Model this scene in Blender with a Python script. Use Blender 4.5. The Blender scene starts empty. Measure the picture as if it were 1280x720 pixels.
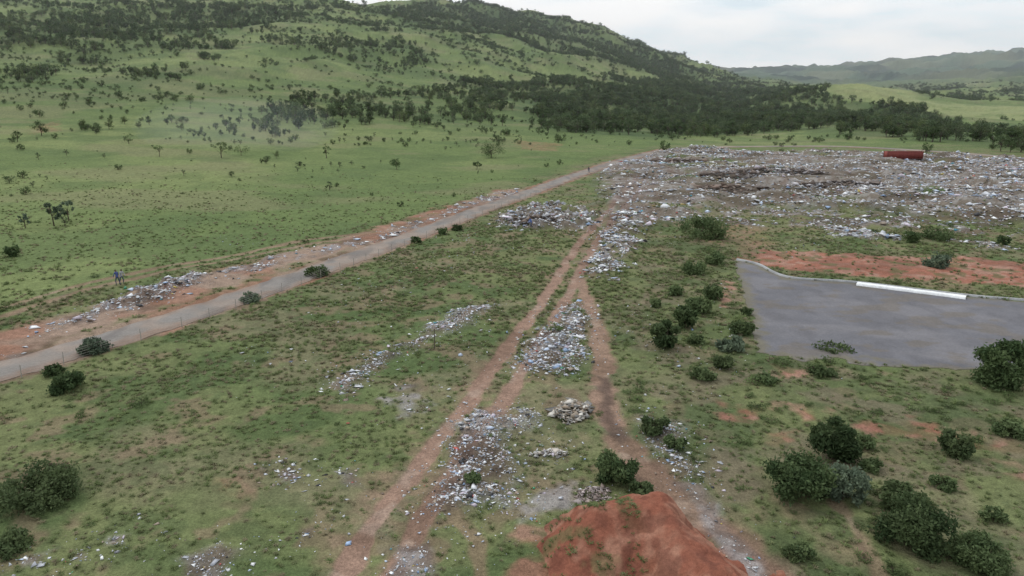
import bpy, math, random
import numpy as np
rng=np.random.default_rng(11); random.seed(5)
H=20.0; F=914.0; PT=math.radians(14.7); CP,SP=math.cos(PT),math.sin(PT)
scene=bpy.context.scene
# ------------------------------------------------------------------ noise
def vn(x,y,seed=0):
    xf=np.floor(x); yf=np.floor(y); i=xf.astype(np.int64); j=yf.astype(np.int64)
    fx=x-xf; fy=y-yf; fx=fx*fx*(3-2*fx); fy=fy*fy*(3-2*fy)
    def h(a,b):
        n=(a*374761393+b*668265263+seed*974126177)&0xffffffff
        n=((n^(n>>13))*1274126177)&0xffffffff
        return ((n^(n>>16))&0xffff)/65535.0
    return (h(i,j)*(1-fx)+h(i+1,j)*fx)*(1-fy)+(h(i,j+1)*(1-fx)+h(i+1,j+1)*fx)*fy
def fbm(x,y,o=3,seed=0):
    x=np.asarray(x,float); y=np.asarray(y,float); t=0; a=1; s=0
    for k in range(o):
        c,sn=math.cos(k*1.1+.4),math.sin(k*1.1+.4)
        t=t+a*vn((x*c-y*sn)*2**k+17.3*k,(x*sn+y*c)*2**k-9.1*k,seed+k); s+=a; a*=.5
    return t/s
def sst(a,b,x):
    t=np.clip((x-a)/(b-a),0,1); return t*t*(3-2*t)
def mix(a,b,t):
    return a*(1-t[...,None])+np.asarray(b)*t[...,None]
# ------------------------------------------------------------------ terrain base (surveyed elevation table)
def slope(py):
    v=(360-py)/F; return (v*CP-SP)/(CP+v*SP)
def sx(px,py):
    v=(360-py)/F; return ((px-640)/F)/(CP+v*SP)
YN=[5,60,100,150,220,320,450,650,900,1300,2000,3500,6000,9000]
N=None
TAB={-500:[N,N,N,232,180,138,95,45,0,-60,-100,-20,60,100],
 0:[N,N,N,235,186,146,105,60,15,-40,-80,0,60,100],
 200:[N,N,N,240,193,154,116,75,32,-20,-30,20,70,100],
 400:[N,N,N,N,201,167,132,92,48,-1,20,50,80,100],
 470:[N,N,N,N,203,169,137,100,58,16,10,45,80,100],
 540:[N,N,N,N,N,171,143,107,68,34,4,40,80,100],
 640:[N,N,N,N,N,174,150,118,84,52,16,50,85,100],
 750:[N,N,N,N,N,178,157,135,108,76,38,60,90,100],
 860:[N,N,N,N,N,N,161,144,128,108,82,85,95,100],
 920:[N,N,N,N,N,N,163,148,138,122,103,100,96,102],
 1050:[N,N,N,N,N,N,160,140,106,118,125,104,87,95],
 1160:[N,N,N,N,N,N,161,148,119,124,120,94,78,90],
 1280:[N,N,N,N,N,N,163,155,134,130,116,84,68,85],
 1800:[N,N,N,N,N,N,163,155,140,130,112,78,50,75]}
cols=sorted(TAB); cs=[sx(c,110) for c in cols]
ZT=np.array([[0 if p is None else H+y*slope(p) for y,p in zip(YN,TAB[c])] for c in cols])
GS=np.linspace(-2,2,500); GL=np.linspace(math.log(5),math.log(9000),500)
t1=np.array([np.interp(GL,np.log(YN),r) for r in ZT])
tab=np.array([np.interp(GS,cs,t1[:,k]) for k in range(500)]).T
def blur(a,n,ax):
    k=np.hanning(n+2)[1:-1]; k/=k.sum()
    pad=[(0,0),(0,0)]; pad[ax]=(n//2,n//2); b=np.pad(a,pad,mode='edge')
    return np.apply_along_axis(lambda r:np.convolve(r,k,'valid'),ax,b)
tab=blur(blur(tab,15,1),15,0)
def base(X,Y):
    s=np.clip((X/Y+2)/4*499,0,498.99); l=np.clip((np.log(Y)-GL[0])/(GL[-1]-GL[0])*499,0,498.99)
    i=s.astype(int); j=l.astype(int); a=s-i; b=l-j
    return (tab[i,j]*(1-a)+tab[i+1,j]*a)*(1-b)+(tab[i,j+1]*(1-a)+tab[i+1,j+1]*a)*b
def relief(X,Y):
    am=sst(230,700,Y)
    r=1-np.abs(2*fbm(X/210,Y/300,3,5)-1)*1.6
    z=am*((r-.6)*np.minimum(Y,1800)*.022+(fbm(X/60,Y/60,3,9)-.5)*np.minimum(Y,1800)*.012)
    r2=1-np.abs(2*fbm(X/900,Y/700,4,15)-1)*1.7
    return z+sst(2200,4500,Y)*(r2-.6)*120
def P(px,py):
    v=(360-py)/F; s=((px-640)/F)/(CP+v*SP); k=slope(py)
    Y=np.geomspace(14,8900,4000); zt=base(s*Y,Y)
    hit=np.nonzero(H+Y*k<=zt)[0]
    y=Y[hit[0]] if len(hit) else 2000.
    return (s*y,y)
def PL(l): return np.array([P(*p) for p in l])
# ------------------------------------------------------------------ 2D helpers
def pdist(X,Y,pts):
    d=np.full(X.shape,1e9)
    for (ax,ay),(bx,by) in zip(pts[:-1],pts[1:]):
        ex,ey=bx-ax,by-ay; L=ex*ex+ey*ey+1e-9
        t=np.clip(((X-ax)*ex+(Y-ay)*ey)/L,0,1); dx=X-ax-t*ex; dy=Y-ay-t*ey
        d=np.minimum(d,np.hypot(dx,dy))
    return d
def polyd(X,Y,poly,pad):
    """signed distance, positive inside; only evaluated near the polygon"""
    out=np.full(X.shape,-1e3)
    lo=poly.min(0)-pad; hi=poly.max(0)+pad
    m=(X>lo[0])&(X<hi[0])&(Y>lo[1])&(Y<hi[1])
    if not m.any(): return out
    x=X[m]; y=Y[m]; ins=np.zeros(x.shape,bool); d=np.full(x.shape,1e9)
    q=np.vstack([poly,poly[:1]])
    for (ax,ay),(bx,by) in zip(q[:-1],q[1:]):
        c=((ay>y)!=(by>y))&(x<(bx-ax)*(y-ay)/(by-ay+1e-12)+ax); ins^=c
        ex,ey=bx-ax,by-ay; L=ex*ex+ey*ey+1e-9
        t=np.clip(((x-ax)*ex+(y-ay)*ey)/L,0,1); d=np.minimum(d,np.hypot(x-ax-t*ex,y-ay-t*ey))
    out[m]=np.where(ins,d,-d); return out
def smooth_line(p,step):
    p=np.asarray(p); out=[]
    q=np.vstack([2*p[0]-p[1],p,2*p[-1]-p[-2]])
    for k in range(1,len(q)-2):
        a,b,c,d=q[k-1],q[k],q[k+1],q[k+2]; n=max(2,int(np.linalg.norm(c-b)/step))
        for t in np.arange(n)/n:
            out.append(.5*((2*b)+(c-a)*t+(2*a-5*b+4*c-d)*t*t+(3*b-a-3*c+d)*t**3))
    out.append(p[-1]); return np.array(out)
# ------------------------------------------------------------------ plan features
ROAD=PL([(-330,560),(-150,508),(0,464),(100,434),(200,404),(300,371),(400,336),(500,300),(600,262),(660,241),(700,226),(760,206),(830,187)])
ROAD2=PL([(822,189),(870,184.5),(950,183),(1050,183),(1150,188),(1280,198),(1500,222)])
SHOULD=smooth_line(PL([(-330,530),(-150,480),(0,434),(100,402),(200,371),(300,342),(400,314),(470,297),(540,275),(600,253),(660,233)]),8)
TR_A=smooth_line(PL([(425,760),(458,720),(505,645),(560,560),(622,480),(670,408),(708,345),(738,300),(768,268),(785,250),(800,225)]),3)
TR_B=smooth_line(PL([(722,345),(742,395),(754,450),(752,500),(772,548),(812,592),(862,645),(915,690),(965,740)]),2)
TR_C=smooth_line(PL([(-200,445),(0,392),(100,362),(200,338),(300,320),(380,303),(470,292)]),8)
FOOT=[PL([(1035,615),(1060,650),(1085,690),(1110,730)]),PL([(560,640),(600,680),(600,730)])]
MUD=PL([(748,470),(766,475),(772,520),(790,560),(768,556),(748,520)])
SLAB=PL([(918,325),(945,331),(985,348),(1070,354.5),(1210,371),(1290,378),(1440,395),(1440,492),(1290,470),(1225,466),(1150,460),(1050,452),(948,443),(938,400)])
DUMP=PL([(745,206),(850,184),(950,189),(1080,191),(1280,199),(1500,222),(1500,300),(1280,284),(1100,268),(1000,262),(880,270),(810,288),(770,310),(742,350),(728,345),(752,290),(748,250)])
# name, polygon, density /m2, heap height, piece size, threshold for patchiness
RUB=[('dump',DUMP,3.8,1.3,.38,.40),
 ('a',PL([(612,274),(680,258),(745,268),(742,290),(690,287),(640,288)]),15,1.0,.30,.34),
 ('b',PL([(735,350),(748,300),(775,268),(800,262),(800,290),(768,352)]),22,.4,.23,.35),
 ('c',PL([(700,373),(728,378),(738,465),(700,472),(640,460),(664,418)]),54,.5,.155,.31),
 ('d',PL([(600,508),(668,510),(664,540),(640,550),(628,565),(655,600),(645,640),(600,632),(590,648),(526,635),(545,600),(560,550)]),96,.5,.105,.36),
 ('e',PL([(795,518),(858,530),(862,560),(888,602),(850,602),(830,572),(800,550)]),56,.25,.115,.36),
 ('f',PL([(575,384),(618,380),(604,402),(505,442),(430,494),(404,486),(460,447),(540,408)]),38,.35,.135,.33),
 ('g',PL([(45,412),(110,385),(170,362),(245,343),(262,350),(215,372),(140,390),(60,418)]),22,.5,.20,.32),
 ('h',PL([(440,306),(520,278),(600,250),(640,236),(650,242),(560,270),(500,294),(450,308)]),12,.4,.25,.40),
 ('h',PL([(250,345),(330,322),(440,300),(440,310),(340,334),(260,356)]),7,.2,.2,.46),
 ('i',PL([(1020,284),(1060,284),(1130,294),(1128,302),(1050,296)]),10,.3,.3,.26),
 ('j',PL([(1190,299),(1230,302),(1270,310),(1230,312)]),9,.3,.3,.33),
 ('j',PL([(860,268),(1000,262),(1280,284),(1290,300),(1100,285),(900,285)]),4,.3,.3,.46),
 ('k',PL([(350,585),(374,585),(376,600),(352,603)]),70,.15,.16,.2),
 ('k',PL([(328,582),(344,580),(345,588),(332,589)]),30,.05,.13,.3),
 ('k',PL([(412,590),(445,590),(462,612),(440,606)]),30,.1,.11,.40),
 ('k',PL([(140,668),(165,662),(166,676),(145,680)]),60,.1,.11,.28),
 ('k',PL([(35,695),(66,687),(66,702),(38,705)]),60,.1,.11,.28),
 ('k',PL([(96,690),(118,688),(118,699),(98,700)]),55,.1,.11,.28),
 ('k',PL([(372,660),(396,660),(396,674),(374,676)]),55,.1,.11,.28),
 ('k',PL([(215,700),(270,675),(290,690),(270,725),(215,725)]),60,.1,.08,.38),
 ('k',PL([(490,690),(545,675),(550,735),(480,735)]),55,.1,.08,.40),
 ('k',PL([(665,562),(705,560),(710,572),(670,574)]),50,.1,.16,.3),
 ('k',PL([(840,600),(880,610),(960,700),(990,735),(940,735),(880,660)]),26,.05,.08,.42),
 ('k',PL([(470,498),(500,478),(540,478),(540,520),(500,528)]),14,.05,.09,.44),
 ('k',PL([(640,640),(700,600),(740,600),(720,640),(650,660)]),12,.05,.09,.50),
 ('k',PL([(310,338),(345,325),(350,331),(318,342)]),12,.1,.25,.3),
 ('k',PL([(0,445),(40,436),(42,443),(0,455)]),16,.1,.22,.3),
]
RED=[(PL([(925,322),(960,314),(1010,316),(1060,319),(1130,324),(1220,322),(1290,328),(1290,362),(1180,352),(1080,344),(1000,340),(960,336)]),1.),
 (PL([(898,362),(915,354),(918,380),(905,384)]),1.),(PL([(908,508),(955,508),(960,520),(915,523)]),1.),
 (PL([(1075,520),(1180,530),(1190,547),(1110,547),(1080,536)]),1.),(PL([(1000,512),(1028,514),(1028,524),(1002,524)]),.9),
 (PL([(970,461),(1012,463),(1016,473),(975,473)]),.9),(PL([(968,535),(990,535),(990,556),(968,552)]),.9),
 (PL([(265,598),(295,602),(296,622),(268,618)]),.45),(PL([(1185,540),(1275,560),(1282,572),(1200,560)]),.8),
 (PL([(655,670),(900,660),(930,760),(630,760)]),.85),
 (PL([(1255,590),(1290,590),(1290,602),(1262,600)]),.8),(PL([(640,175),(700,180),(700,190),(650,186)]),.4),
 (PL([(40,158),(72,150),(78,162),(45,168)]),.4),(PL([(880,276),(960,285),(980,310),(930,318),(880,300)]),.3)]
MEADOW=PL([(-600,470),(0,385),(250,335),(450,292),(600,245),(740,200),(840,180),(840,168),(600,90),(300,20),(-600,60)])
SCRUB=PL([(780,300),(900,300),(915,325),(945,445),(1290,470),(1500,500),(1500,800),(980,780),(880,620),(770,520),(765,420)])
PALEFIELD=PL([(1010,112),(1060,108),(1160,121),(1290,137),(1500,145),(1500,170),(1290,155),(1160,142),(1040,124)])
FOREST=[(PL([(640,122),(760,120),(860,118),(960,118),(1050,134),(1150,147),(1280,166),(1420,180),(1420,205),(1280,191),(1180,178),(1100,172),(1000,164),(900,168),(830,170),(700,166),(650,150)]),.85,6.5),
 (PL([(560,96),(700,100),(850,100),(960,110),(960,125),(760,128),(640,130)]),.55,6.5),
 (PL([(300,138),(420,118),(560,110),(640,140),(640,158),(560,160),(480,156),(350,165)]),.34,5.5),
 (PL([(100,160),(250,150),(340,150),(340,195),(260,198),(120,175)]),.12,3.5),
 (PL([(480,16),(590,12),(700,32),(790,58),(880,90),(900,100),(820,96),(700,72),(600,50),(500,40)]),.75,8.),
 (PL([(0,30),(120,14),(300,6),(400,12),(350,42),(200,52),(0,62)]),.5,8.),
 (PL([(60,56),(200,52),(330,44),(300,66),(140,74),(60,72)]),.3,7.),
 (PL([(300,60),(420,52),(520,60),(540,80),(400,84)]),.25,6.5),
 (PL([(0,88),(60,80),(80,98),(0,104)]),.5,6.),(PL([(160,90),(270,82),(275,97),(170,101)]),.5,5.5),
 (PL([(250,205),(330,170),(400,180),(350,200)]),.08,2.5),
]
WHITEN=[PL([(755,210),(850,186),(960,192),(970,212),(870,215),(790,222)]),PL([(1090,205),(1290,205),(1500,230),(1500,295),(1290,280),(1150,265),(1080,245)]),
 PL([(770,300),(800,262),(860,255),(865,265),(810,285)])]
MY=28.6; MX=.192*28.6   # red earth mound position
def masks(X,Y):
    wx=X+(fbm(X/2.2,Y/2.2,2,21)-.5)*2.2*np.clip(Y/50,.6,3); wy=Y+(fbm(X/2.2,Y/2.2,2,22)-.5)*2.2*np.clip(Y/50,.6,3)
    r={}
    n1=fbm(X/1.3,Y/1.3,3,31); n4=fbm(X/5,Y/5,2,32)
    d=np.minimum(pdist(X,Y,ROAD),pdist(X,Y,ROAD2)); r['road']=1-sst(2.3,3.0,d); r['flat']=1-sst(3,5.5,d)
    ds=pdist(wx,wy,SHOULD[::2]); r['sh']=(1-sst(2.2,5.2,ds))*sst(.15,.45,n1*.6+n4*.4+.12*(ds<3.2))
    r['sh']=np.maximum(r['sh'],(1-sst(2.7,3.6,d+(n1-.5)*2))*.9)
    dA=pdist(X+(n4-.5)*.8,Y,TR_A[::2])
    w=1-sst(.42,.85,np.abs(dA-1.15)+(n1-.5)*.6)
    wide=1-sst(1.6,3.2,dA+(n1-.5)*2.4+(n4-.5)*1.8)
    r['dirt']=np.maximum(w,wide*(.5)*sst(.35,.6,fbm(X/.7,Y/.7,2,33)*.6+n4*.4))
    dB=pdist(X,Y,TR_B[::2]); wb=np.interp(Y,[27,36,45,60,80],[1.5,1.05,.7,.75,.6])
    r['dirt']=np.maximum(r['dirt'],(1-sst(wb*.7,wb*1.5,dB+(n1-.5)*1.3))*.92)
    dC=pdist(X,Y,TR_C[::2]); r['dirt']=np.maximum(r['dirt'],.75*(1-sst(.3,.9,np.abs(dC-1.2)+(n1-.5)*.8)))
    for f in FOOT: r['dirt']=np.maximum(r['dirt'],.6*(1-sst(.1,.5,pdist(X,Y,f)+(n1-.5)*.7)))
    rub=np.zeros(X.shape); heap=np.zeros(X.shape)
    for nm,pl,den,hh,sz,th in RUB:
        soft=4. if nm=='dump' else (1.4 if hh>.2 else .5)
        q=polyd(wx,wy,pl,6.)
        m=sst(-soft*.4,soft,q)
        if nm=='dump': m2=m*sst(.32,.5,fbm(X/14,Y/9,3,41)+.12); h=m*hh*(sst(.3,.8,fbm(X/9,Y/6,3,43))*1.2+.25*fbm(X/2,Y/2,2,44))
        else: m2=m*sst(th-.08,th+.14,n1*.5+n4*.5+.03); h=m*hh*(.1+1.3*sst(.3,.8,fbm(X/1.6,Y/1.6,3,45)))
        rub=np.maximum(rub,m2); heap=np.maximum(heap,h)
    r['rub']=rub; r['heap']=heap
    red=np.zeros(X.shape)
    for pl,st in RED:
        red=np.maximum(red,st*sst(-.5,.9,polyd(wx,wy,pl,5.)+(n1-.5)*3.4))
    r['red']=red
    sl=polyd(X,Y,SLAB,5.); r['slab']=sst(-.1,.3,sl); r['core']=sst(2.2,3.2,sl); r['flat']=np.maximum(r['flat'],sst(-2.2,-.9,sl))
    r['n1']=n1; r['n4']=n4
    return r
def height(X,Y,m=None):
    if m is None: m=masks(X,Y)
    near=1-sst(150,400,Y)
    z=base(X,Y)+relief(X,Y)*(1-m['flat'])
    z=z+(1-m['flat'])*near*((fbm(X/9,Y/9,2,51)-.5)*.5+(m['n1']-.5)*.16)
    z=z-.09*m['dirt']*near-.12*np.maximum(m['road'],m['core'])+m['heap']*(1-m['flat'])
    return z
# ------------------------------------------------------------------ mesh/material helpers
def mk(name,V,Fa,col=None,mat=None,smooth=False,link=True):
    V=np.asarray(V,np.float32); Fa=np.asarray(Fa,np.int32); k=Fa.shape[1]
    me=bpy.data.meshes.new(name); me.vertices.add(len(V)); me.vertices.foreach_set('co',V.ravel())
    me.loops.add(Fa.size); me.loops.foreach_set('vertex_index',Fa.ravel())
    me.polygons.add(len(Fa)); me.polygons.foreach_set('loop_start',np.arange(0,Fa.size,k,dtype=np.int32))
    me.update(calc_edges=True)
    if col is not None:
        a=me.color_attributes.new('Col','FLOAT_COLOR','POINT')
        c=np.ones((len(V),4),np.float32); c[:,:3]=np.clip(col,0,1); a.data.foreach_set('color',c.ravel())
    if smooth: me.polygons.foreach_set('use_smooth',np.ones(len(Fa),bool))
    me.update()
    if mat: me.materials.append(mat)
    ob=bpy.data.objects.new(name,me)
    if link: scene.collection.objects.link(ob)
    return ob
def attr_mat(name,rough=.9,noise=((6,.5),),bump=0,bscale=8,rand=0,spec=.2,transl=0):
    m=bpy.data.materials.new(name); m.use_nodes=True; nt=m.node_tree; n=nt.nodes; l=nt.links
    b=n['Principled BSDF']; b.inputs['Roughness'].default_value=rough; b.inputs['Specular IOR Level'].default_value=spec
    a=n.new('ShaderNodeAttribute'); a.attribute_name='Col'; tc=n.new('ShaderNodeTexCoord'); cur=a.outputs['Color']
    for sc,am in noise:
        t=n.new('ShaderNodeTexNoise'); t.inputs['Scale'].default_value=sc; t.inputs['Detail'].default_value=4; t.inputs['Roughness'].default_value=.65
        l.new(tc.outputs['Object'],t.inputs['Vector'])
        r=n.new('ShaderNodeMapRange'); r.inputs[1].default_value=.28; r.inputs[2].default_value=.72; r.inputs[3].default_value=1-am; r.inputs[4].default_value=1+am
        l.new(t.outputs['Fac'],r.inputs[0])
        v=n.new('ShaderNodeVectorMath'); v.operation='SCALE'; l.new(cur,v.inputs[0]); l.new(r.outputs[0],v.inputs['Scale']); cur=v.outputs[0]
    if rand:
        oi=n.new('ShaderNodeObjectInfo'); r=n.new('ShaderNodeMapRange'); r.inputs[3].default_value=1-rand; r.inputs[4].default_value=1+rand
        l.new(oi.outputs['Random'],r.inputs[0])
        v=n.new('ShaderNodeVectorMath'); v.operation='SCALE'; l.new(cur,v.inputs[0]); l.new(r.outputs[0],v.inputs['Scale']); cur=v.outputs[0]
    l.new(cur,b.inputs['Base Color'])
    if bump:
        t=n.new('ShaderNodeTexNoise'); t.inputs['Scale'].default_value=bscale; t.inputs['Detail'].default_value=6; l.new(tc.outputs['Object'],t.inputs['Vector'])
        bp=n.new('ShaderNodeBump'); bp.inputs['Strength'].default_value=.9; bp.inputs['Distance'].default_value=bump; l.new(t.outputs['Fac'],bp.inputs['Height']); l.new(bp.outputs[0],b.inputs['Normal'])
    if transl:
        ts=n.new('ShaderNodeBsdfTranslucent'); l.new(cur,ts.inputs['Color']); mx=n.new('ShaderNodeMixShader'); mx.inputs[0].default_value=transl
        l.new(b.outputs[0],mx.inputs[1]); l.new(ts.outputs[0],mx.inputs[2]); l.new(mx.outputs[0],n['Material Output'].inputs['Surface'])
    return m
M_GR=attr_mat('ground_soil_grass',.95,((1.7,.16),(7,.3),(23,.35)),.10,9,spec=.1)
M_RD=attr_mat('worn_asphalt',.9,((.25,.10),(.8,.10),(5,.14),(30,.14)),.01,30)
M_LEAF=attr_mat('leaves',.75,((3,.2),),rand=.25,spec=.15,transl=.3)
M_RUB=attr_mat('rubbish',.6,((9,.18),),spec=.3)
M_MND=attr_mat('red_earth',.95,((1.2,.12),(6,.2),(25,.2)),.07,7,spec=.1)
M_OBJ=attr_mat('painted_steel',.6,((3,.15),(14,.1)))
# ------------------------------------------------------------------ terrain sheet
Yr=np.concatenate([np.geomspace(6,25,40)[:-1],np.geomspace(25,130,600)[:-1],np.geomspace(130,500,280)[:-1],np.geomspace(500,8900,290)])
Sc=np.concatenate([np.linspace(-2,-.9,60)[:-1],np.linspace(-.9,.9,1100),np.linspace(.9,2,60)[1:]])
YY,SS=np.meshgrid(Yr,Sc,indexing='ij'); XX=SS*YY
m=masks(XX,YY); ZZ=height(XX,YY,m)
n18=fbm(XX/16,YY/16,3,61); n5=m['n4']; n1=m['n1']; nb=fbm(XX/70,YY/90,3,62); nf=fbm(XX/.5,YY/.5,2,63)
def A(*c): return np.array(c)
G=np.zeros(XX.shape+(3,))+A(.112,.142,.058)
G=mix(G,A(.140,.158,.070),sst(.42,.62,n18))
G=mix(G,A(.074,.108,.042),sst(.50,.66,n5)*.8)
G=mix(G,A(.178,.156,.098),sst(.50,.68,fbm(XX/7,YY/7,3,66))*.65)
G=mix(G,A(.065,.092,.040),sst(.56,.7,n1)*.4)
G=mix(G,A(.20,.140,.10),sst(.57,.70,fbm(XX/2.5,YY/2.5,3,68))*.55)
mea=np.maximum(sst(-5,5,polyd(XX,YY,MEADOW,10)),sst(250,330,YY))
gm=np.zeros_like(G)+A(.120,.162,.060)
gm=mix(gm,A(.166,.200,.080),sst(.42,.62,nb)); gm=mix(gm,A(.090,.130,.050),sst(.5,.7,n18)*.65); gm=mix(gm,A(.078,.110,.044),sst(.55,.7,n5)*.3)
gm=mix(gm,A(.190,.18,.10),sst(.50,.66,fbm(XX/30,YY/22,4,69))*.5); gm=mix(gm,A(.085,.11,.045),sst(.55,.65,n1)*.15)
G=G*(1-mea[...,None])+gm*mea[...,None]
scr=sst(-2,3,polyd(XX,YY,SCRUB,8)); G=mix(G,A(.082,.098,.048),scr*.55*sst(.3,.6,n5*.5+n1*.5)); G=mix(G,A(.165,.135,.095),scr*.6*sst(.5,.68,fbm(XX/3,YY/3,3,67)))
fo=np.zeros(XX.shape)
for pl,st,hh in FOREST: fo=np.maximum(fo,min(1,st)*sst(-6,8,polyd(XX,YY,pl,20)+(n18-.5)*20))
def scrubn(X,Y): return sst(.44,.60,fbm(X/95,Y/70,4,71)*.5+fbm(X/25,Y/25,2,72)*.5)*sst(260,420,Y)*(1-sst(2200,3000,Y))
sc_=scrubn(XX,YY); pf=sst(-10,20,polyd(XX,YY,PALEFIELD,30))
G=mix(G,A(.066,.098,.042),np.clip(fo*.65+sc_*.45,0,1)*(1-pf))
G=mix(G,A(.23,.25,.115),pf*.75*sst(.3,.55,n18+.1))
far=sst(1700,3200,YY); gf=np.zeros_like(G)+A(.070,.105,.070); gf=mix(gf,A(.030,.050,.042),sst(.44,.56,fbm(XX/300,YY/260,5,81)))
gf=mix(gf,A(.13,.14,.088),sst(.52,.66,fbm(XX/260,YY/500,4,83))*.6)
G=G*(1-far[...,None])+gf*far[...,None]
D=np.zeros_like(G)+A(.262,.172,.130); D=mix(D,A(.195,.125,.092),sst(.4,.65,n5)); D=mix(D,A(.34,.255,.205),sst(.55,.75,n1)*.55)
D=mix(D,A(.10,.065,.055),sst(-.2,.4,polyd(XX,YY,MUD,2.)+(n1-.5)*1.2)*.85)
Gs=mix(np.zeros_like(G)+A(.225,.150,.112),A(.275,.20,.155),sst(.4,.6,n18)); Gs=mix(Gs,A(.12,.078,.055),sst(.48,.64,fbm(XX/3,YY/3,3,70))*.8); Gs=mix(Gs,A(.27,.135,.09),sst(.48,.63,n5)*.6)
G=G*(1-m['sh'][...,None])+Gs*m['sh'][...,None]
G=G*(1-m['dirt'][...,None])+D*m['dirt'][...,None]
R=np.zeros_like(G)+A(.28,.122,.084); R=mix(R,A(.31,.18,.135),sst(.4,.65,n1)); R=mix(R,A(.18,.08,.055),sst(.48,.66,n5)*.65); R=mix(R,A(.10,.11,.05),sst(.55,.66,fbm(XX/1.8,YY/1.8,3,88))*.7)
G=G*(1-m['red'][...,None])+R*m['red'][...,None]
B=np.zeros_like(G)+A(.175,.138,.122); B=mix(B,A(.27,.245,.24),sst(.48,.64,n1)); B=mix(B,A(.085,.062,.05),sst(.5,.66,fbm(XX/14,YY/5,3,85))*.8)
G=G*(1-m['rub'][...,None]*.85)+B*m['rub'][...,None]*.85
G=G*(.80+.40*nf)[...,None]
nr,nc=XX.shape; idx=np.arange(nr*nc).reshape(nr,nc)
Fq=np.stack([idx[:-1,:-1],idx[:-1,1:],idx[1:,1:],idx[1:,:-1]],-1).reshape(-1,4)
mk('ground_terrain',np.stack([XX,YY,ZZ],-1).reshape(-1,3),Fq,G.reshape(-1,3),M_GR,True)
del XX,YY,SS,ZZ,G,R,D,B,Gs,gf,gm,m
def ht(x,y): return float(height(np.array([float(x)]),np.array([float(y)]))[0])
# ------------------------------------------------------------------ ribbons (roads, kerbs)
def ribbon(name,pts,w,colf,z0=.03,nx=11,step=.6,edge=.35,mat=None,hgt=0):
    c=smooth_line(pts,step); t=np.gradient(c,axis=0); t/=np.linalg.norm(t,axis=1)[:,None]; nn=np.stack([-t[:,1],t[:,0]],1)
    u=np.linspace(-1,1,nx); L=np.cumsum(np.r_[0,np.linalg.norm(np.diff(c,axis=0),axis=1)])
    el=w/2+edge*(fbm(L/1.5,L*0,3,3)-.5)*2; er=w/2+edge*(fbm(L/1.5,L*0+50,3,4)-.5)*2
    off=np.where(u[None,:]<0,u[None,:]*el[:,None],u[None,:]*er[:,None])
    X=c[:,0,None]+nn[:,0,None]*off; Y=c[:,1,None]+nn[:,1,None]*off
    Z=base(X,Y)+z0+hgt
    if hgt: Z[:,0]-=hgt+.1; Z[:,-1]-=hgt+.1; X[:,0]=X[:,1]+.0; X[:,-1]=X[:,-2]; Y[:,0]=Y[:,1]; Y[:,-1]=Y[:,-2]
    else: Z[:,0]-=.12; Z[:,-1]-=.12
    C=colf(X,Y,np.broadcast_to(u[None,:],X.shape)); a,b=X.shape; ix=np.arange(a*b).reshape(a,b)
    fq=np.stack([ix[:-1,:-1],ix[1:,:-1],ix[1:,1:],ix[:-1,1:]],-1).reshape(-1,4)
    return mk(name,np.stack([X,Y,Z],-1).reshape(-1,3),fq,C.reshape(-1,3),mat or M_RD,not hgt)
def road_col(X,Y,u):
    c=np.zeros(X.shape+(3,))+A(.205,.188,.175); c=mix(c,A(.25,.205,.175),sst(.4,.62,fbm(X/3,Y/3,3,91)+.12*np.abs(u)**3))
    c=mix(c,A(.225,.158,.122),sst(.45,.95,np.abs(u)+(fbm(X/1.2,Y/1.2,2,92)-.5)*1.)*.85)
    return mix(c,A(.125,.115,.11),sst(.5,.66,fbm(X/1.5,Y/6,3,93))*.55)
ribbon('asphalt_road',ROAD,4.5,road_col,edge=.6)
ribbon('asphalt_road',ROAD2,5.5,lambda X,Y,u:road_col(X,Y,u)*1.1,z0=.05,step=2)
conc=lambda X,Y,u:np.zeros(X.shape+(3,))+A(.34,.345,.355)*(.75+.5*fbm(X/1.,Y/1.,2,94))[...,None]
KL=PL([(921,325.5),(947,331),(985,347.5),(1070,354),(1210,370.5),(1290,377.5),(1440,394.5)])
ribbon('concrete_kerb',KL,.5,conc,z0=.0,nx=5,edge=.03,hgt=.22)
ribbon('white_concrete_slab',PL([(1071,356.2),(1120,362.4),(1207,373.6)]),1.8,lambda X,Y,u:np.zeros(X.shape+(3,))+A(.78,.79,.80)*(.88+.24*fbm(X/1.,Y/1.,2,94))[...,None],z0=.06,nx=5,edge=.16,hgt=.2)
# paved basin sheet
def sheet(name,poly,res,z,colf,mat,wob=.5):
    lo=poly.min(0)-1; hi=poly.max(0)+1
    xs=np.arange(lo[0],hi[0],res); ys=np.arange(lo[1],hi[1],res); X,Y=np.meshgrid(xs,ys)
    nearw=sst(72,66,Y)*2.+1
    q=polyd(X+(fbm(X/1.5,Y/1.5,3,7)-.5)*wob*1.6,Y+(fbm(X/1.5,Y/1.5,3,8)-.5)*wob*1.8*nearw,poly,3.)
    Z=base(X,Y)+z; ix=np.arange(X.size).reshape(X.shape); k=(q>-.05)
    kf=k[:-1,:-1]&k[1:,:-1]&k[1:,1:]&k[:-1,1:]
    fq=np.stack([ix[:-1,:-1],ix[:-1,1:],ix[1:,1:],ix[1:,:-1]],-1)[kf]
    us,inv=np.unique(fq,return_inverse=True)
    V=np.stack([X,Y,Z],-1).reshape(-1,3)[us]; C=colf(X,Y,q).reshape(-1,3)[us]
    return mk(name,V,inv.reshape(-1,4),C,mat,True)
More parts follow.
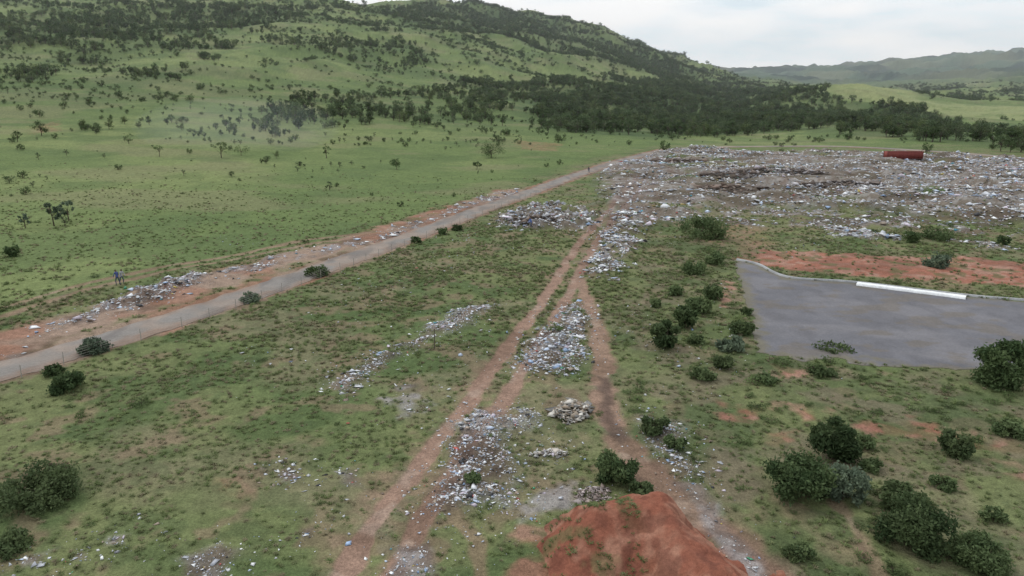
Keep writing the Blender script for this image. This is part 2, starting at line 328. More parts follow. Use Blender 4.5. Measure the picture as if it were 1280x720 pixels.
def slab_col(X,Y,q):
    c=np.zeros(X.shape+(3,))+A(.132,.130,.144); c=mix(c,A(.160,.155,.167),sst(.4,.65,fbm(X/6,Y/4,3,95))); c=mix(c,A(.105,.102,.112),sst(.5,.7,fbm(X/2,Y/5,3,96))*.5)
    c=mix(c,A(.14,.12,.10),sst(.56,.68,fbm(X/3,Y/2,4,98))*.6)
    g=1-sst(.1,1.4,q+(fbm(X/.8,Y/.8,3,97)-.5)*1.6); c=mix(c,A(.15,.135,.095),g*.8)
    return c
sheet('paved_basin',SLAB,.12,.025,slab_col,M_RD)
# ------------------------------------------------------------------ red mound
gx=np.arange(MX-7,MX+6.5,.05); gy=np.arange(MY-6,MY+4.2,.05); X,Y=np.meshgrid(gx,gy)
Xw=X+(fbm(X/1.8,Y/1.8,2,101)-.5)*1.8; Yw=Y+(fbm(X/1.8,Y/1.8,2,102)-.5)*1.8
def bell(d,R,p): t=np.clip(1-d/R,0,1); return t*t*(3-2*t)*.75+t**p*.25
d1=pdist(Xw,Yw,np.array([(MX-.75,MY+.75),(MX+.55,MY+.6),(MX+1.7,MY-1.4),(MX+2.2,MY-4)]))
d2=pdist(Xw,Yw,np.array([(MX-2.3,MY-.2),(MX-2.6,MY-3)]))
Z=2.7*bell(d1,3.6,1.1)*(1-.25*sst(0,4,MY-Y))+.8*bell(d2,2.8,1.2)*(1-.6*bell(d1,2.9,1.))
Z=Z+(fbm(X/1.3,Y/1.3,3,103)-.5)*.75*sst(.0,.6,Z)+(fbm(X/.3,Y/.3,3,104)-.5)*.16-.22
Cc=np.zeros(X.shape+(3,))+A(.225,.086,.056); Cc=mix(Cc,A(.29,.145,.10),sst(.42,.62,fbm(X/1.1,Y/1.1,3,105))); Cc=mix(Cc,A(.15,.058,.04),sst(.50,.68,fbm(X/.5,Y/.5,2,106))*.65); Cc=mix(Cc,A(.13,.115,.055),sst(.52,.66,fbm(X/.8,Y/.8,3,107))*.7*sst(1.,-2.5,X-MX))
ix=np.arange(X.size).reshape(X.shape)
mk('red_earth_mound',np.stack([X,Y,Z],-1).reshape(-1,3),np.stack([ix[:-1,:-1],ix[:-1,1:],ix[1:,1:],ix[1:,:-1]],-1).reshape(-1,4),Cc.reshape(-1,3),M_MND,True)
MV=np.stack([X,Y,Z],-1).reshape(-1,3)[::7]
# ------------------------------------------------------------------ rubbish pieces
PAL=np.array([(.78,.79,.82),(.86,.87,.88),(.62,.64,.69),(.40,.41,.45),(.54,.62,.76),(.34,.46,.66),(.64,.57,.65),(.42,.34,.27),(.24,.18,.14),(.05,.05,.055),(.50,.12,.10),(.10,.36,.46),(.6,.48,.15),(.1,.38,.22)])
PW=np.array([.21,.15,.17,.11,.10,.04,.07,.07,.06,.05,.007,.007,.005,.003]); PW/=PW.sum()
def pieces(name,x,y,z,size,pal=PAL,pw=PW,tone=1.):
    n=len(x); c=pal[rng.choice(len(pal),n,p=pw)]*rng.uniform(.6,1.05,(n,1))*tone
    ang=rng.uniform(0,6.28,n); ca,sa=np.cos(ang),np.sin(ang)
    sz=size*np.clip(rng.lognormal(-.3,.65,n),.2,4.); asp=rng.uniform(.25,1,n)
    ov=np.array([(1,0,0),(0,1,0),(-1,0,0),(0,-1,0),(0,0,1),(0,0,-.6)],float)
    ft=np.array([(0,1,4),(1,2,4),(2,3,4),(3,0,4),(1,0,5),(2,1,5),(3,2,5),(0,3,5)])
    v=ov[None]*np.stack([sz,sz*asp,sz*np.where(rng.uniform(0,1,n)<.55,.10,rng.uniform(.2,.7,n))],1)[:,None,:]*.6
    v=v+rng.normal(0,.20,(n,6,3))*sz[:,None,None]*np.array([1,1,.45])
    vx=v[...,0]*ca[:,None]-v[...,1]*sa[:,None]+x[:,None]; vy=v[...,0]*sa[:,None]+v[...,1]*ca[:,None]+y[:,None]; vz=v[...,2]+z[:,None]+sz[:,None]*.1
    V=np.stack([vx,vy,vz],-1).reshape(-1,3); fa=(ft[None]+6*np.arange(n)[:,None,None]).reshape(-1,3)
    return mk(name,V,fa,np.repeat(c,6,0),M_RUB)
for nm,pl,den,hh,sz,th in RUB:
    lo=pl.min(0)-1.5; hi=pl.max(0)+1.5; ar=(hi-lo).prod(); n=int(ar*den)
    x=rng.uniform(lo[0],hi[0],n); y=rng.uniform(lo[1],hi[1],n)
    k0=polyd(x,y,pl,4.)>-1.5; x=x[k0]; y=y[k0]
    w1=fbm(x/2.2,y/2.2,2,21)-.5; w2=fbm(x/2.2,y/2.2,2,22)-.5; f=2.2*np.clip(y/50,.6,3)
    q=polyd(x+w1*f,y+w2*f,pl,4.)
    if nm=='dump':
        wh=np.zeros(x.shape)
        for wp in WHITEN: wh=np.maximum(wh,sst(-6,10,polyd(x,y,wp,12)))
        pr=sst(-.5,3,q)*(sst(.42,.57,fbm(x/16,y/6,4,42))*.65+.06+wh*.9*sst(.34,.52,fbm(x/11,y/5,3,47)))
    else: pr=sst(-.5,1.2,q)*sst(th,th+.18,fbm(x/1.3,y/1.3,3,31)*.6+fbm(x/5,y/5,2,32)*.4+.02)+.04
    k=rng.uniform(0,1,len(x))<pr; x=x[k]; y=y[k]
    mm=masks(x,y); k=(mm['slab']<.2)&(mm['road']<.6); x,y=x[k],y[k]
    if len(x)<3: continue
    z=height(x,y)
    pieces('rubbish_dump' if nm=='dump' else ('rubbish_heap' if hh>.2 else 'scattered_litter'),x,y,z,sz)
# loose litter over the nearer ground
def cand(n,y0,y1,s0,s1):
    y=np.sqrt(rng.uniform(y0**2,y1**2,n)); return rng.uniform(s0,s1,n)*y,y
x,y=cand(11000,25,110,-.6,.6); k=(rng.uniform(0,1,len(x))<.06+.9*sst(.5,.66,fbm(x/7,y/7,3,111)))&(np.abs(x-y*.05)<y*.46); x,y=x[k],y[k]
mm=masks(x,y); k=mm['slab']<.1; x,y=x[k],y[k]; pieces('scattered_litter',x,y,height(x,y)+.05,.09)
# pale debris pile and rubble
def debris(px,py,rx,ry,hh,n,size,pal):
    X0,Y0=P(px,py); t=rng.uniform(0,6.28,n); rr=np.sqrt(rng.uniform(0,1,n))*(.7+.6*fbm(np.cos(t)*1.5+px,np.sin(t)*1.5,2,8)); x=X0+np.cos(t)*rr*rx+np.sin(t)*rr*rx*.3; y=Y0+np.sin(t)*rr*ry
    pieces('rubble_pile',x,y,ht(X0,Y0)+hh*np.clip(1-rr,0,1)**.8*(.5+.8*fbm(x/.7,y/.7,2,5)),size,np.array(pal),np.ones(len(pal))/len(pal))
debris(714,517,1.25,1.7,.8,800,.20,[(.55,.49,.41),(.40,.33,.26),(.66,.62,.56),(.32,.25,.19),(.27,.26,.25)])
debris(742,620,.95,.8,.45,500,.12,[(.42,.36,.34),(.35,.28,.25),(.5,.43,.42),(.25,.2,.18)])
debris(688,567,1.2,.4,.2,90,.2,[(.65,.64,.62),(.5,.45,.4)])
debris(850,205,9,5,1.5,500,.7,[(.18,.13,.1),(.14,.1,.08),(.3,.26,.24)])
debris(960,222,16,5,1.5,900,.7,[(.17,.13,.11),(.13,.10,.085),(.28,.24,.22),(.5,.48,.5)])
debris(1050,235,12,4,1.3,600,.7,[(.17,.13,.11),(.13,.10,.085),(.28,.24,.22),(.5,.48,.5)])
debris(900,240,14,5,1.2,500,.7,[(.2,.14,.11),(.14,.1,.08),(.3,.24,.2)])
debris(675,282,5,1.6,1.0,500,.4,[(.16,.12,.1),(.2,.15,.12),(.5,.5,.52)])
# ------------------------------------------------------------------ plants
def tube(p0,p1,r0,r1,n=6):
    p0=np.array(p0,float); p1=np.array(p1,float); d=p1-p0; d/=np.linalg.norm(d)+1e-9
    u=np.cross(d,(0,0,1.) if abs(d[2])<.9 else (1.,0,0)); u/=np.linalg.norm(u); w=np.cross(d,u); a=np.arange(n)/n*2*np.pi
    ring=np.cos(a)[:,None]*u+np.sin(a)[:,None]*w; V=np.vstack([p0+ring*r0,p1+ring*r1])
    T=[]
    for i in range(n):
        j=(i+1)%n; T+=[(i,j,n+j),(i,n+j,n+i)]
    return V,np.array(T)
def plant(name,h,rad,nl,ls,kind='bush',dark=(.028,.050,.018),light=(.085,.125,.042),seed=0,link=True,bark=(.10,.08,.06)):
    g=np.random.default_rng(seed+1000); Vs=[];Ts=[];Cs=[];o=0
    def add(V,T,C):
        nonlocal o
        Vs.append(V);Ts.append(T+o);Cs.append(np.broadcast_to(C,(len(V),3)));o+=len(V)
    if kind=='tree': c0=.56*h; rz=.44*h
    elif kind=='thin': c0=.56*h; rz=.40*h
    else: c0=.47*h; rz=.50*h
    tr=.020*h+.012*min(1,h); top=np.array([g.normal(0,.06)*h,g.normal(0,.06)*h,c0+rz*.45]); mid=top*.45+g.normal(0,.03*h,3)*(1,1,0)
    V,T=tube((0,0,-.3*min(1,h)),mid,tr*1.3,tr*.8); add(V,T,bark); V,T=tube(mid,top,tr*.8,tr*.25); add(V,T,bark)
    nc=20 if kind!='thin' else 11; cl=[]
    for i in range(nc):
        a=i*2.4+g.uniform(-.5,.5); zz=g.uniform(-.85,.85); rr=math.sqrt(max(.05,1-zz*zz))*g.uniform(.4,1.0)
        c=np.array([math.cos(a)*rr*rad,math.sin(a)*rr*rad,c0+zz*rz*.8]); cr=g.uniform(.18,.44)*rad*(.75 if kind=='thin' else 1)
        cl.append((c,cr)); st=mid*g.uniform(.5,1.)+(top-mid)*g.uniform(0,.5); V,T=tube(st,c,tr*.4,tr*.1,4); add(V,T,bark)
    wts=np.array([r**2 for c,r in cl]); wts/=wts.sum(); ci=g.choice(nc,nl,p=wts)
    C0=np.array([c for c,r in cl])[ci]; Rr=np.array([r for c,r in cl])[ci]
    d=g.normal(0,1,(nl,3)); d/=np.linalg.norm(d,axis=1)[:,None]; ra=g.uniform(.25,1,(nl,1))**.5*(1+.28*g.normal(0,1,(nl,1)))
    p=C0+d*ra*Rr[:,None]*np.array([1,1,.85]); p[:,2]=np.maximum(p[:,2],.03*min(1,h))
    u=g.normal(0,1,(nl,3))+d*.2; u/=np.linalg.norm(u,axis=1)[:,None]; w=np.cross(u,g.normal(0,1,(nl,3))); w/=np.linalg.norm(w,axis=1)[:,None]
    s=ls*g.uniform(.5,1.4,(nl,1)); q=np.stack([p-u*s,p+w*s*.5,p+u*s,p-w*s*.5],1).reshape(-1,3)
    tone=np.clip(g.uniform(0,1,nc)[ci]*.6+g.uniform(0,1,nl)*.4,0,1)[:,None]
    col=np.array(dark)*(1-tone)+np.array(light)*tone
    T=(np.array([(0,1,2),(0,2,3)])[None]+4*np.arange(nl)[:,None,None]).reshape(-1,3)
    add(q,T,np.repeat(col,4,0))
    return mk(name,np.vstack(Vs),np.vstack(Ts),np.vstack(Cs),M_LEAF,link=link)
def place(name,px,py,w,h,kind='bush',**k):
    X0,Y0=P(px,py); dep=Y0*CP+H*SP; W=w*dep/F; Hh=h*dep/F*.9
    n=int(np.clip(w*h*2.4,400,9500)); ls=max(.05,min(.16,.0026*dep))*1.05
    if kind=='thin': n=int(n*.35)
    o=plant(name,Hh,W*.5,n,ls,kind,seed=int(px*7+py),**k); o.location=(X0,Y0+W*.2,ht(X0,Y0+W*.2)-.03); o.rotation_euler=(0,0,random.uniform(0,6)); return o
DK=dict(dark=(.034,.062,.025),light=(.110,.150,.064)); MD=dict(dark=(.058,.090,.038),light=(.140,.180,.080)); GY=dict(dark=(.07,.10,.07),light=(.16,.20,.13))
for px,py,w,h,kk in [(78,490,38,28,DK),(65,470,22,14,DK),(1260,486,66,70,DK),(1045,578,62,60,DK),(1003,632,72,64,DK),(1058,632,54,44,GY),
  (1152,692,90,68,DK),(1215,705,52,44,MD),(1197,570,38,34,MD),(770,603,50,34,DK),(802,618,28,22,MD),(833,436,34,42,DK),(856,412,28,36,DK),
  (818,546,32,22,MD),(845,563,26,18,MD),(880,300,56,28,MD),(870,345,30,20,MD),(905,462,24,18,MD),(1142,305,22,18,DK),(1172,300,40,14,MD),
  (1175,335,32,17,GY),(397,346,25,17,DK),(113,442,38,22,GY),(312,378,24,14,GY),(520,305,13,10,DK),(553,294,14,10,DK),(570,288,12,9,DK),
  (15,322,18,17,DK),(1245,650,26,18,MD),(1130,640,50,30,MD),(930,420,26,20,MD),(890,375,28,18,MD),(820,385,16,12,MD),(590,608,20,12,MD),(1000,700,36,18,MD),
  (40,636,96,30,MD),(10,690,50,18,MD),(70,600,24,18,dict(dark=(.07,.05,.045),light=(.14,.10,.08))),(1265,545,34,20,MD),(1090,590,26,14,MD),(960,480,24,12,MD),(1030,470,30,12,MD),(1240,715,56,44,MD),(720,722,30,14,MD),
  (875,392,34,24,MD),(895,330,26,18,MD),(915,440,30,20,GY),(870,430,22,14,MD),(845,370,20,14,MD),(880,475,30,14,MD),(1050,440,44,5,MD),(935,395,16,12,MD),(1180,610,30,16,MD),(1080,560,24,14,MD)]:
    place('bush',px,py,w,h,**kk)
for px,py,w,h,kk,kd in [(615,198,30,22,DK,'tree'),(65,282,22,38,GY,'thin'),(84,276,20,32,GY,'thin'),(30,286,14,24,GY,'thin'),(408,198,13,24,DK,'thin'),(275,198,24,26,MD,'thin'),(198,196,14,18,MD,'thin'),
  (20,178,12,16,DK,'tree'),(50,170,18,22,DK,'tree'),(495,212,14,16,DK,'tree'),(596,212,12,12,DK,'tree'),(300,195,24,16,MD,'thin'),(160,180,14,16,MD,'thin'),(1255,308,16,14,DK,'tree'),(900,300,18,14,MD,'tree')]:
    place('tree',px,py,w,h,kd,**kk)
# instancing
def instancer(name,protos,x,y,z,rot,scl,idx):
    coll=bpy.data.collections.new(name+'_kinds')
    for p in protos: coll.objects.link(p)
    n=len(x); me=bpy.data.meshes.new(name); me.vertices.add(n); me.vertices.foreach_set('co',np.stack([x,y,z],1).astype(np.float32).ravel())
    for nm,tp,dat,key in (('rot','FLOAT_VECTOR',rot,'vector'),('scl','FLOAT_VECTOR',scl,'vector'),('kind','INT',idx,'value')):
        at=me.attributes.new(nm,tp,'POINT'); at.data.foreach_set(key,np.asarray(dat,np.int32 if tp=='INT' else np.float32).ravel())
    ob=bpy.data.objects.new(name,me); scene.collection.objects.link(ob)
    ng=bpy.data.node_groups.new(name+'_scatter','GeometryNodeTree'); ng.interface.new_socket('Geometry',in_out='INPUT',socket_type='NodeSocketGeometry'); ng.interface.new_socket('Geometry',in_out='OUTPUT',socket_type='NodeSocketGeometry')
    N_=ng.nodes; L=ng.links; gi=N_.new('NodeGroupInput'); go=N_.new('NodeGroupOutput'); ip=N_.new('GeometryNodeInstanceOnPoints'); ci=N_.new('GeometryNodeCollectionInfo')
    ci.inputs['Collection'].default_value=coll; ci.inputs['Separate Children'].default_value=True; ci.inputs['Reset Children'].default_value=True
    def na_(nm,dt):
        a=N_.new('GeometryNodeInputNamedAttribute'); a.data_type=dt; a.inputs['Name'].default_value=nm; return a.outputs['Attribute']
    L.new(gi.outputs[0],ip.inputs['Points']); L.new(ci.outputs[0],ip.inputs['Instance']); ip.inputs['Pick Instance'].default_value=True
    L.new(na_('kind','INT'),ip.inputs['Instance Index']); L.new(na_('rot','FLOAT_VECTOR'),ip.inputs['Rotation']); L.new(na_('scl','FLOAT_VECTOR'),ip.inputs['Scale'])
    L.new(ip.outputs[0],go.inputs[0]); md=ob.modifiers.new('scatter','NODES'); md.node_group=ng
    return ob
def scat(name,protos,x,y,size,sink=.05,squash=(.8,1.2),tilt=.08):
    n=len(x); z=height(x,y)-sink; rot=np.stack([rng.normal(0,tilt,n),rng.normal(0,tilt,n),rng.uniform(0,6.28,n)],1)
    scl=np.stack([size*rng.uniform(.85,1.2,n),size*rng.uniform(.85,1.2,n),size*rng.uniform(*squash,n)],1)
    print(name,n); return instancer(name,protos,x,y,z,rot,scl,rng.integers(0,len(protos),n))
# distant trees: unit-height prototypes
TP=[plant('t%d'%i,1.,(.36,.42,.30,.50,.46)[i],420,.050,'tree',((.040,.064,.030),(.052,.076,.040),(.036,.060,.026),(.060,.085,.038),(.045,.072,.036))[i],((.10,.136,.060),(.125,.155,.080),(.092,.130,.054),(.135,.170,.070),(.11,.15,.07))[i],seed=30+i,link=False,bark=(.13,.11,.09)) for i in range(5)]
SPK=[plant('s%d'%i,1.,.60,340,.065,'bush',(.038,.066,.028),((.100,.138,.056),(.125,.160,.068),(.095,.135,.052),(.115,.145,.075))[i],seed=60+i,link=False) for i in range(4)]
TH=[plant('h%d'%i,1.,.38,230,.045,'thin',(.055,.075,.045),(.12,.155,.085),seed=80+i,link=False) for i in range(3)]
xs=[];ys=[];szs=[]
for pl,st,hh in FOREST:
    lo=pl.min(0); hi=pl.max(0); sp=(hh*.62)**2; n=int((hi-lo).prod()/sp*st); n=min(n,60000); x=rng.uniform(lo[0],hi[0],n); y=rng.uniform(lo[1],hi[1],n)
    k=(polyd(x,y,pl,5.)+(fbm(x/20,y/20,2,5)-.5)*50>0)&(rng.uniform(0,1,n)<.12+1.0*sst(.42,.60,fbm(x/24,y/24,3,131)))&(pdist(x,y,ROAD2)>8)&(polyd(x,y,DUMP,3.)<-5); x,y=x[k],y[k]
    if len(x)>4500: q=rng.choice(len(x),4500,replace=False); x,y=x[q],y[q]
    xs.append(x);ys.append(y);szs.append(hh*rng.uniform(.4,1.2,len(x)))
x=np.concatenate(xs);y=np.concatenate(ys); scat('distant_forest',TP,x,y,np.concatenate(szs))
x,y=cand(150000,270,2300,-.95,.95); k=(rng.uniform(0,1,len(x))<scrubn(x,y)*.5+.025)&(polyd(x,y,PALEFIELD,30)<0)&((y<1500)|(x>-200)); x,y=x[k],y[k]; scat('hillside_scrub',SPK,x,y,np.clip(rng.lognormal(1.0,.42,len(x)),1.2,7.)*np.clip(y/900,.6,1.35))
x,y=cand(3400,110,420,-.9,.15); k=(polyd(x,y,MEADOW,5)>4)&(rng.uniform(0,1,len(x))<.05+.5*sst(.5,.65,fbm(x/40,y/40,3,141))); x,y=x[k],y[k]; scat('meadow_saplings',TH+SPK[2:4],x,y,rng.uniform(.4,2.1,len(x)))
# low shrubs & weeds
LW=[plant('w%d'%i,1.,.95,330,.10,'bush',(.072,.108,.042),(.145,.190,.076),seed=160+i,link=False) for i in range(4)]
x,y=cand(24000,25,240,-.95,.95); mm=masks(x,y); gr=1-np.clip(mm['road']+mm['slab']+mm['dirt']+mm['sh']+mm['red']*.8+mm['rub']*.6,0,1)
inS=sst(-2,3,polyd(x,y,SCRUB,6)); inM=sst(-2,3,polyd(x,y,MEADOW,6)); nz=fbm(x/6,y/6,3,151)
k=(rng.uniform(0,1,len(x))<gr*(.025+.32*sst(.54,.68,nz)*(1-.4*(x<0))+inS*.40*sst(.38,.6,nz))*(1-inM*.9)*(1-sst(80,200,y)*.85))&(polyd(x,y,DUMP,3)<1); x,y=x[k],y[k]
scat('low_shrubs',LW,x,y,np.clip(rng.lognormal(-1.15,.45,len(x)),.12,.9),squash=(.5,.85))
def tuft(i,col0,col1):
    g=np.random.default_rng(i); nb_=22; a=g.uniform(0,6.28,nb_); b=g.uniform(.3,1.1,nb_)*1.; r0=g.uniform(0,.45,(nb_,1)); dirv=np.stack([np.cos(a),np.sin(a)],1)
    p0=np.c_[dirv*r0,np.zeros(nb_)]; wv=np.stack([-np.sin(a),np.cos(a)],1)*.075; hh=g.uniform(.35,.9,nb_)
    tip=np.c_[dirv*(r0+b[:,None]),hh*.8]; md_=np.c_[dirv*(r0+b[:,None]*.45),hh*.8]; wz=np.c_[wv,np.zeros(nb_)]
    V=np.stack([p0-wz,p0+wz,md_+wz,tip,md_-wz],1).reshape(-1,3); T=(np.array([(0,1,2),(0,2,4),(4,2,3)])[None]+5*np.arange(nb_)[:,None,None]).reshape(-1,3)
    t=g.uniform(0,1,(nb_,1)); C=np.array(col0)*(1-t)+np.array(col1)*t
    return mk('g%d'%i,V,T,np.repeat(C,5,0),M_LEAF,link=False)
GT=[tuft(1,(.13,.168,.064),(.185,.222,.094)),tuft(2,(.145,.172,.076),(.205,.222,.112)),tuft(3,(.115,.155,.058),(.17,.21,.088)),tuft(4,(.20,.180,.112),(.26,.222,.145))]
x,y=cand(190000,25,190,-.9,.9); mm=masks(x,y); gr=1-np.clip(mm['road']*2+mm['slab']*1.2+mm['dirt']*1.3+mm['sh']*1.2+mm['red']*.85+mm['rub']*.8,0,1)
inM=sst(-2,3,polyd(x,y,MEADOW,6))
k=rng.uniform(0,1,len(x))<gr*(.2+.8*sst(.4,.6,fbm(x/3,y/3,3,161)))*(1-sst(60,180,y)*.95)*(1-.65*inM); x,y=x[k],y[k]
scat('grass_tufts',GT,x,y,rng.uniform(.10,.27,len(x))*np.clip(y/50,.8,1.3),sink=.02,tilt=.15)
# weeds on mound
g=rng.choice(len(MV),2400,replace=False); w=MV[g]; k=(fbm(w[:,0]/.7,w[:,1]/.7,2,171)>.56)&(w[:,0]<MX+.1)&(w[:,2]>.0); w=w[k]
n=len(w); instancer('mound_weeds',GT[:3],w[:,0],w[:,1],w[:,2]-.02,np.c_[np.zeros((n,2)),rng.uniform(0,6,n)],np.repeat(rng.uniform(.08,.2,(n,1)),3,1),rng.integers(0,3,n))
# ------------------------------------------------------------------ fence along road
def offset_line(pts,off):
    c=smooth_line(pts,3.0); t=np.gradient(c,axis=0); t/=np.linalg.norm(t,axis=1)[:,None]; return c+np.stack([t[:,1],-t[:,0]],1)*off
fl=offset_line(ROAD[1:10],2.9); Vs=[];Ts=[];o=0; zb=base(fl[:,0],fl[:,1])
for i,(fx,fy) in enumerate(fl):
    V,T=tube((fx,fy,zb[i]-.3),(fx+random.uniform(-.05,.05),fy,zb[i]+1.0),.035,.03,5); Vs.append(V);Ts.append(T+o);o+=len(V)
    if i+1<len(fl):
        for hz_ in (.2,.4,.6,.8,.95):
            V,T=tube((fx,fy,zb[i]+hz_),(fl[i+1][0],fl[i+1][1],zb[i+1]+hz_),.010,.010,3); Vs.append(V);Ts.append(T+o);o+=len(V)
V=np.vstack(Vs); mk('wire_fence',V,np.vstack(Ts),np.zeros((len(V),3))+A(.30,.28,.25),M_OBJ)
X0,Y0=P(543,437); z0=ht(X0,Y0); V,T=tube((X0,Y0,z0-.3),(X0+.05,Y0,z0+1.7),.05,.04,7); V2,T2=tube((X0-.35,Y0,z0+1.55),(X0+.4,Y0,z0+1.57),.025,.025,5)
V=np.vstack([V,V2]); mk('wooden_post',V,np.vstack([T,T2+14]),np.zeros((len(V),3))+A(.10,.085,.065),M_OBJ)
# ------------------------------------------------------------------ red shipping container
def container(px,py,L,W,Hc,rot):
    n=64; Vs=[];Ts=[];Cs=[];o=0
    def box(a,b,c):
        nonlocal o
        (x0,y0,z0),(x1,y1,z1)=a,b; V=np.array([(x,y,z) for z in (z0,z1) for x,y in ((x0,y0),(x1,y0),(x1,y1),(x0,y1))],float)
        T=np.array([(0,2,1),(0,3,2),(4,5,6),(4,6,7),(0,1,5),(0,5,4),(1,2,6),(1,6,5),(2,3,7),(2,7,6),(3,0,4),(3,4,7)])+o; Vs.append(V);Ts.append(T);Cs.append(np.zeros((8,3))+c);o+=8
    red=A(.25,.07,.06); dk=A(.14,.04,.035)
    box((-L/2+.06,-W/2+.06,.15),(L/2-.06,W/2-.06,Hc-.06),red)
    for i in range(n):
        x=-L/2+.25+(L-.5)*i/(n-1)
        for s in (-1,1): box((x-.045,s*(W/2-.03)-.035,.2),(x+.045,s*(W/2-.03)+.035,Hc-.12),red*(.9 if i%7 else .7))
    for sx_ in (-1,1):
        for sy in (-1,1): box((sx_*(L/2-.08)-.09,sy*(W/2-.08)-.09,0),(sx_*(L/2-.08)+.09,sy*(W/2-.08)+.09,Hc),dk)
    for sy in (-1,1):
        for zz in (.08,Hc-.09): box((-L/2+.18,sy*(W/2-.07)-.075,zz-.06),(L/2-.18,sy*(W/2-.07)+.075,zz+.06),dk)
    for yy in (-.7,-.25,.25,.7): box((L/2-.055,yy-.02,.2),(L/2+.01,yy+.02,Hc-.2),A(.3,.28,.27))
    for i in range(30): 
        x=-L/2+.3+(L-.6)*i/29; box((x-.05,-W/2+.1,Hc-.055),(x+.05,W/2-.1,Hc-.02),red*.85)
    X0,Y0=P(px,py); ob=mk('shipping_container',np.vstack(Vs),np.vstack(Ts),np.vstack(Cs),M_OBJ); ob.location=(X0,Y0,ht(X0,Y0)+.0); ob.rotation_euler=(0,0,rot)
container(1128,202,11.5,2.4,2.3,.03)
# ------------------------------------------------------------------ people
def person(px,py,rot,shirt,lean=.1):
    J=[(0,0,.95),(0,.02,1.15),(0,.04+lean*.5,1.42),(0,.05+lean*.6,1.52),(0,.07+lean*.7,1.63),(0,.07+lean*.7,1.74),
       (-.19,.04+lean*.5,1.40),(-.25,.08+lean,1.14),(-.22,.24+lean,.93),(.19,.04+lean*.5,1.40),(.26,.0+lean,1.13),(.24,.12+lean,.88),
       (-.1,0,.9),(-.12,.16,.5),(-.12,.08,.08),(-.12,.22,.03),(.1,0,.9),(.12,-.08,.5),(.12,-.26,.1),(.12,-.12,.03)]
    E=[(0,1),(1,2),(2,3),(3,4),(4,5),(2,6),(6,7),(7,8),(2,9),(9,10),(10,11),(0,12),(12,13),(13,14),(14,15),(0,16),(16,17),(17,18),(18,19)]
    R=[.15,.14,.16,.06,.095,.085,.07,.05,.04,.07,.05,.04,.1,.07,.045,.04,.1,.07,.045,.04]
    me=bpy.data.meshes.new('person'); me.from_pydata(J,E,[]); ob=bpy.data.objects.new('person',me); scene.collection.objects.link(ob)
    sk=ob.modifiers.new('skin','SKIN'); ob.modifiers.new('sub','SUBSURF').levels=1; ob.modifiers['sub'].render_levels=2
    for v,r in zip(me.skin_vertices[0].data,R): v.radius=(r,r*.8,)
    me.skin_vertices[0].data[0].use_root=True
    m=bpy.data.materials.new('clothed_person'); m.use_nodes=True; nt=m.node_tree; b=nt.nodes['Principled BSDF']; b.inputs['Roughness'].default_value=.85
    tc=nt.nodes.new('ShaderNodeTexCoord'); sp=nt.nodes.new('ShaderNodeSeparateXYZ'); nt.links.new(tc.outputs['Object'],sp.inputs[0])
    mr=nt.nodes.new('ShaderNodeMath'); mr.operation='DIVIDE'; mr.inputs[1].default_value=1.85; nt.links.new(sp.outputs['Z'],mr.inputs[0])
    cr=nt.nodes.new('ShaderNodeValToRGB'); cr.color_ramp.interpolation='CONSTANT'; e=cr.color_ramp.elements; e[0].color=(.02,.018,.016,1); e[1].position=.05; e[1].color=(.05,.06,.09,1)
    for p_,c_ in ((.5,shirt+(1,)),(.81,(.09,.05,.035,1)),(.925,(.015,.012,.012,1))):
        q=e.new(p_); q.color=c_
    nt.links.new(mr.outputs[0],cr.inputs[0]); nt.links.new(cr.outputs[0],b.inputs['Base Color']); me.materials.append(m)
    X0,Y0=P(px,py); ob.location=(X0,Y0,ht(X0,Y0)-.01); ob.rotation_euler=(0,0,rot)
person(148,358,1.2,(.05,.07,.2)); person(153,357,-2.,(.3,.3,.32)); person(736,216,.4,(.04,.04,.06)); person(664,287,2.,(.06,.12,.35),.3); person(905,205,1.,(.3,.08,.06),.3)
# ------------------------------------------------------------------ smoke drift and valley haze (real participating media)
def vol(name,loc,sc,dens,col,box=False):
    if box: bpy.ops.mesh.primitive_cube_add(size=2,location=loc)
    else: bpy.ops.mesh.primitive_uv_sphere_add(segments=32,ring_count=16,location=loc)
    o=bpy.context.object; o.name=name; o.scale=sc; m=bpy.data.materials.new(name); m.use_nodes=True; n=m.node_tree.nodes; n.remove(n['Principled BSDF'])
    v=n.new('ShaderNodeVolumeScatter'); v.inputs['Density'].default_value=dens; v.inputs['Color'].default_value=col+(1,); m.node_tree.links.new(v.outputs[0],n['Material Output'].inputs['Volume']); o.data.materials.append(m)
SX,SY=P(300,182)
vol('smoke',(SX,SY,ht(SX,SY)+6),(34,24,10),.0020,(.80,.90,1.))
vol('valley_haze',(0,260+4300,250),(9000,4300,450),.00008,(.90,.95,1.),True)
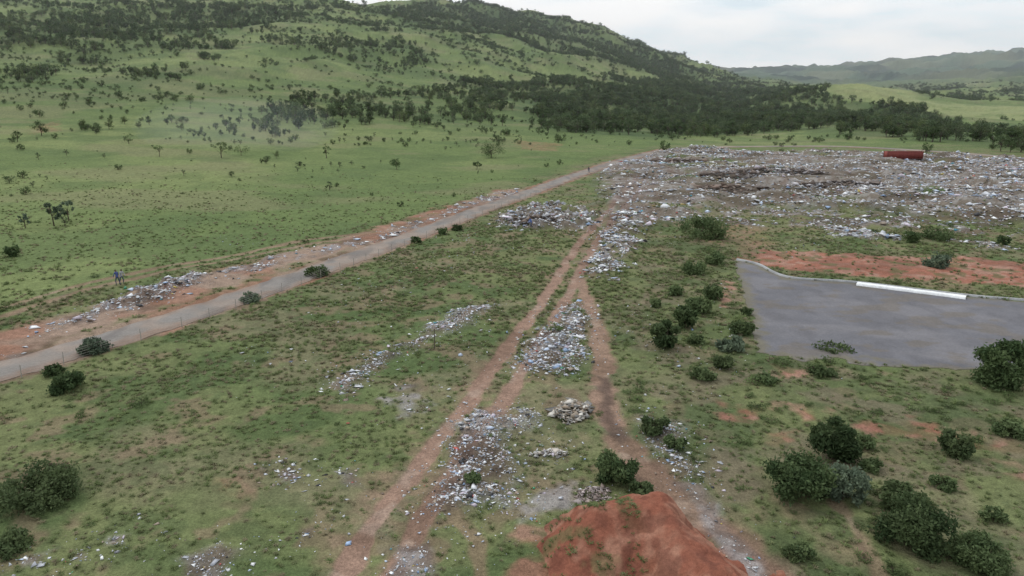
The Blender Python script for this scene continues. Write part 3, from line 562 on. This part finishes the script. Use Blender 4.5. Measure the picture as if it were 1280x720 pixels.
# ------------------------------------------------------------------ world, sun, camera
w=bpy.data.worlds.new('World'); scene.world=w; w.use_nodes=True; nt=w.node_tree; n=nt.nodes; l=nt.links; bg=n['Background']; out=n['World Output']
sky=n.new('ShaderNodeTexSky'); sky.sky_type='NISHITA'; sky.sun_disc=False; sky.sun_elevation=math.radians(55); sky.sun_rotation=math.radians(-50)
l.new(sky.outputs[0],bg.inputs['Color']); bg.inputs['Strength'].default_value=.14
cl=n.new('ShaderNodeBackground'); tc=n.new('ShaderNodeTexCoord'); mp=n.new('ShaderNodeMapping'); mp.inputs['Scale'].default_value=(1.6,1.6,7); mp.inputs['Location'].default_value=(.3,.2,.35)
t=n.new('ShaderNodeTexNoise'); t.inputs['Scale'].default_value=2.2; t.inputs['Detail'].default_value=6; t.inputs['Roughness'].default_value=.5
l.new(tc.outputs['Generated'],mp.inputs[0]); l.new(mp.outputs[0],t.inputs['Vector'])
cr=n.new('ShaderNodeValToRGB'); cr.color_ramp.elements[0].position=.40; cr.color_ramp.elements[0].color=(.74,.85,.93,1); cr.color_ramp.elements[1].position=.54; cr.color_ramp.elements[1].color=(.97,.98,.99,1)
l.new(t.outputs['Fac'],cr.inputs[0]); l.new(cr.outputs[0],cl.inputs['Color']); cl.inputs['Strength'].default_value=1.17
mr=n.new('ShaderNodeMapRange'); mr.inputs[1].default_value=.30; mr.inputs[2].default_value=.46; mr.inputs[3].default_value=.7; mr.inputs[4].default_value=1; l.new(t.outputs['Fac'],mr.inputs[0])
mx=n.new('ShaderNodeMixShader'); l.new(mr.outputs[0],mx.inputs[0]); l.new(bg.outputs[0],mx.inputs[1]); l.new(cl.outputs[0],mx.inputs[2]); l.new(mx.outputs[0],out.inputs['Surface'])
sd=bpy.data.lights.new('sun','SUN'); sd.energy=1.2; sd.angle=math.radians(14); sd.color=(1,.97,.92); so=bpy.data.objects.new('sun',sd); scene.collection.objects.link(so); so.rotation_euler=(math.radians(35),0,math.radians(-130))
cd=bpy.data.cameras.new('camera'); cam=bpy.data.objects.new('camera',cd); scene.collection.objects.link(cam); cam.location=(0,0,H); cam.rotation_euler=(math.radians(90)-PT,0,0)
cd.sensor_width=36; cd.lens=36*F/1280; cd.clip_start=.5; cd.clip_end=20000; scene.camera=cam
scene.view_settings.view_transform='Standard'; scene.view_settings.look='None'; scene.view_settings.exposure=0
